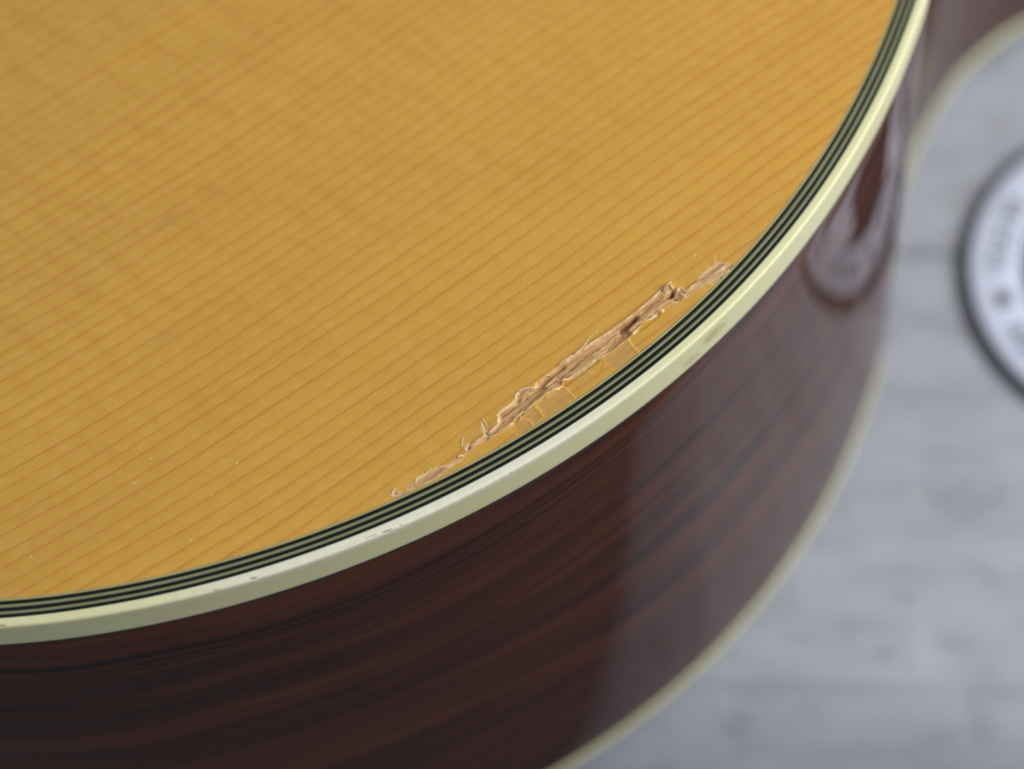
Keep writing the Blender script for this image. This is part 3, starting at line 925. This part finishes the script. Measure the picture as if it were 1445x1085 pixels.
sliver([(657, 637), (659, 630), (661, 625)], 0.22, 0.20, 0.08, M_FLAKE, (0.05, 0.12), 'lacquer_flake')
sliver([(652, 632), (652, 623), (655, 618)], 0.10, 0.14, 0.06, M_FLAKE, (0.06, 0.14), 'lacquer_flake')
sliver([(646, 646), (650, 643), (654, 644)], 0.35, 0.30, 0.12, M_FLAKE, (0.1, 0.1), 'lacquer_flake')
sliver([(553, 697), (556, 691), (560, 690)], 0.12, 0.18, 0.08, M_FLAKE, (0.08, 0.2), 'lacquer_flake')
sliver([(586, 684), (587, 677), (592, 672)], 0.12, 0.12, 0.06, M_FLAKE, (0.06, 0.14), 'lacquer_flake')
sliver([(600, 668), (605, 664), (610, 661)], 0.14, 0.12, 0.06, M_FLAKE, (0.06, 0.12), 'lacquer_flake')
sliver([(1018, 391), (1024, 386), (1030, 381)], 0.14, 0.18, 0.06, M_FLAKE, (0.04, 0.06), 'lacquer_flake')
sliver([(768, 531), (773, 529), (778, 528)], 0.18, 0.16, 0.08, M_FLAKE, (0.1, 0.16), 'lacquer_flake')

# loose torn fibres, too fine to count
V, F = [], []
cen = plan([(560, 696), (590, 683), (620, 664), (640, 655), (665, 632), (690, 614), (715, 592), (740, 568), (770, 546), (800, 524), (830, 502), (860, 483), (885, 464), (910, 446), (935, 428), (950, 417), (968, 414), (990, 398), (1012, 384), (1028, 376)], TOP_Z)
for q in range(90):
    k = random.random() * (len(cen) - 1); i = int(k); f_ = k - i
    c = cen[i] * (1 - f_) + cen[min(i + 1, len(cen) - 1)] * f_
    c = c + np.array([random.gauss(0, 0.00032), random.gauss(0, 0.00032)])
    if not inside(np.array([c]), WP)[0]: continue
    L_ = random.uniform(0.3, 1.5) * MM; an = GANG + random.gauss(0, 0.16)
    d_ = np.array([math.cos(an), math.sin(an)]); n_ = np.array([-d_[1], d_[0]])
    w_ = random.uniform(0.02, 0.06) * MM
    li = random.uniform(0.0, 0.22) * MM
    a, b = c - d_ * L_ / 2, c + d_ * L_ / 2
    za, zb = zat(a) + 0.00002, zat(b) + li
    if abs(za - zb) > 0.0005: continue
    b0 = len(V)
    for (p, z, ww) in ((a, za, w_), ((a + b) / 2, (za + zb) / 2 + 0.00003, w_ * 1.3), (b, zb, w_ * 0.4)):
        V += [(*(p + n_ * ww), z), (*p, z + ww), (*(p - n_ * ww), z)]
    for s_ in (0, 3):
        for k2 in range(2): F.append((b0 + s_ + k2, b0 + s_ + k2 + 1, b0 + s_ + 4 + k2, b0 + s_ + 3 + k2))
fz = mesh_obj('loose_fibres', V, F, M_SPL, top)
tag(fz, kind='stuff')

# pin-prick dust nibs and tiny nicks in the finish
V, F = [], []
nibs = [(190, 681, 11, 2.2), (213, 647, 5, 2.5), (334, 653, 8, 2.2), (269, 762, 4, 4), (299, 699, 4, 2), (44, 785, 4, 2), (981, 360, 4, 4), (530, 556, 3, 3), (623, 402, 4, 2), (1006, 402, 3, 3), (1020, 500, 0, 0)]
for k in range(5): nibs.append((random.uniform(60, 1050), random.uniform(330, 720), random.uniform(1.2, 2.6), random.uniform(1.2, 2.0)))
for (x, y, l, w) in nibs:
    if l == 0: continue
    c = plan([(x, y)], TOP_Z)[0]
    t, d = nearest_arc(c)
    if np.dot(c - loop_at([t])[0][0], loop_at([t])[1][0]) < 0.0042: continue
    a = GANG + random.uniform(-0.2, 0.4)
    e1 = np.array([math.cos(a), math.sin(a)]) * l * 0.000036; e2 = np.array([-math.sin(a), math.cos(a)]) * w * 0.000032
    b0 = len(V); z = zat(c)
    for i in range(6):
        th = i * math.pi / 3
        V.append((*(c + e1 * math.cos(th) + e2 * math.sin(th)), z - 0.00001))
    V.append((*c, z + 0.00005))
    for i in range(6): F.append((b0 + i, b0 + (i + 1) % 6, b0 + 6))
nb_ = mesh_obj('finish_nibs', V, F, M_FLAKE, top)
tag(nb_, 'tiny pale dust nibs in the finish', kind='stuff')

# ------------------------------------------------------------------ round printed disc on the floor
disc = empty('round_badge')
tag(disc, 'round black and white lettered badge lying on the grey boards beside the guitar', 'badge')
S = plan([(1355, 352), (1375, 289), (1408, 250), (1445, 212), (1361, 415), (1375, 458), (1401, 505), (1445, 553)], 0.0015)
Am = np.c_[2 * S, np.ones(len(S))]
cc = np.linalg.lstsq(Am, (S ** 2).sum(1), rcond=None)[0]
DC = cc[:2]; DR = math.sqrt(cc[2] + DC @ DC)
disc.location = (DC[0], DC[1], 0)
K = DR / 0.0335


def lathe(name, prof, mat, n=96):
    V = [(r * math.cos(2 * math.pi * i / n), r * math.sin(2 * math.pi * i / n), z) for i in range(n) for r, z in prof]
    m = len(prof)
    F = [(i * m + k, ((i + 1) % n) * m + k, ((i + 1) % n) * m + k + 1, i * m + k + 1) for i in range(n) for k in range(m - 1)]
    o = mesh_obj(name, V, F, mat, disc)
    return o


lathe('rim', [(0.0318 * K, 0.00155), (0.0330 * K, 0.0017), (0.0334 * K, 0.0015), (0.0335 * K, 0.0011), (0.0335 * K, 0.00005), (0.001, 0.00005)][::1], M_RIM)
lathe('white_ring', [(0.0229 * K, 0.0010), (0.0229 * K, 0.0016), (0.0230 * K, 0.00164), (0.0317 * K, 0.00164), (0.0318 * K, 0.0016), (0.0318 * K, 0.0010)], M_WHITE)
lathe('dark_centre', [(0.00001, 0.0016), (0.0228 * K, 0.0016), (0.0229 * K, 0.0015), (0.0229 * K, 0.0010)], M_INK)
# blurred, unreadable lettering of the ring: separate strokes, no words
V, F = [], []


def stroke(a0, a1, r0, r1):
    b0 = len(V)
    for a, r in ((a0, r0), (a1, r0), (a1, r1), (a0, r1)):
        for z in (0.00160, 0.00170): V.append((r * K * math.cos(a), r * K * math.sin(a), z))
    F.extend([(b0 + 1, b0 + 3, b0 + 5, b0 + 7), (b0, b0 + 1, b0 + 3, b0 + 2), (b0 + 2, b0 + 3, b0 + 5, b0 + 4), (b0 + 4, b0 + 5, b0 + 7, b0 + 6), (b0 + 6, b0 + 7, b0 + 1, b0)])


def ang_of(px):
    q = plan([px], 0.0017)[0] - DC
    return math.atan2(q[1], q[0]), math.hypot(*q) / K


a_top, _ = ang_of((1434, 280)); a_end, _ = ang_of((1407, 390))
a_star, _ = ang_of((1411, 422)); a_nxt, _ = ang_of((1434, 472))
a_top %= 2 * math.pi; a_end %= 2 * math.pi; a_star %= 2 * math.pi; a_nxt %= 2 * math.pi
rng = random.Random(3)


def letters(a0, a1, n, r0=0.0252, r1=0.0288):
    st = (a1 - a0) / n
    for i in range(n):
        c = a0 + st * (i + 0.5)
        w = abs(st)
        k = rng.random()
        stroke(c - w * 0.34, c - w * 0.14, r0, r1)
        if k > 0.3: stroke(c + w * 0.10, c + w * 0.32, r0, r1)
        rm = r0 + (r1 - r0) * rng.choice((0.0, 0.4, 0.78))
        stroke(c - w * 0.34, c + w * 0.3, rm, rm + (r1 - r0) * 0.2)


letters(a_end, a_top, 9)
letters(a_top - 0.25, a_top - 1.25, 9)
stroke(a_star - 0.055, a_star + 0.055, 0.0256, 0.0284)
letters(a_nxt - 0.07, a_nxt + 1.9, 17)
letters(a_top - 1.5, a_top - 2.2, 6)
lt = mesh_obj('ring_lettering', V, F, M_INK, disc, smooth=False)
tag(lt, kind='stuff')
# pale emblem in the dark centre: a plain upright guitar-like silhouette
em = []
for k in range(40):
    t = k / 39 * math.pi
    y = -0.0155 + 0.017 * (1 - math.cos(t)) / 2
    em.append((0.0075 * (math.sin(t) ** 0.6) * (1 - 0.25 * math.sin(t * 1.0) * (k > 18)) * (1 - 0.22 * math.exp(-((k - 22) / 4.0) ** 2)), y))
neck = [(0.0012, 0.0016), (0.0011, 0.0130), (0.0021, 0.0138), (0.0018, 0.0185), (0.0006, 0.0195)]
rp = em[:-1] + neck
pts = [(x * K, y * K) for x, y in rp] + [(-x * K, y * K) for x, y in reversed(rp)]
V = [(x, y, 0.0016) for x, y in pts] + [(x, y, 0.00172) for x, y in pts]
n = len(pts)
F = [tuple(range(n, 2 * n))] + [(i, (i + 1) % n, n + (i + 1) % n, n + i) for i in range(n)]
emb = mesh_obj('emblem', V, F, M_WHITE, disc, smooth=False)
emb.rotation_euler = (0, 0, math.radians(-50))
emb.scale = (0.95, 1.15, 1)
emb.location = (-0.0036, -0.003, 0)
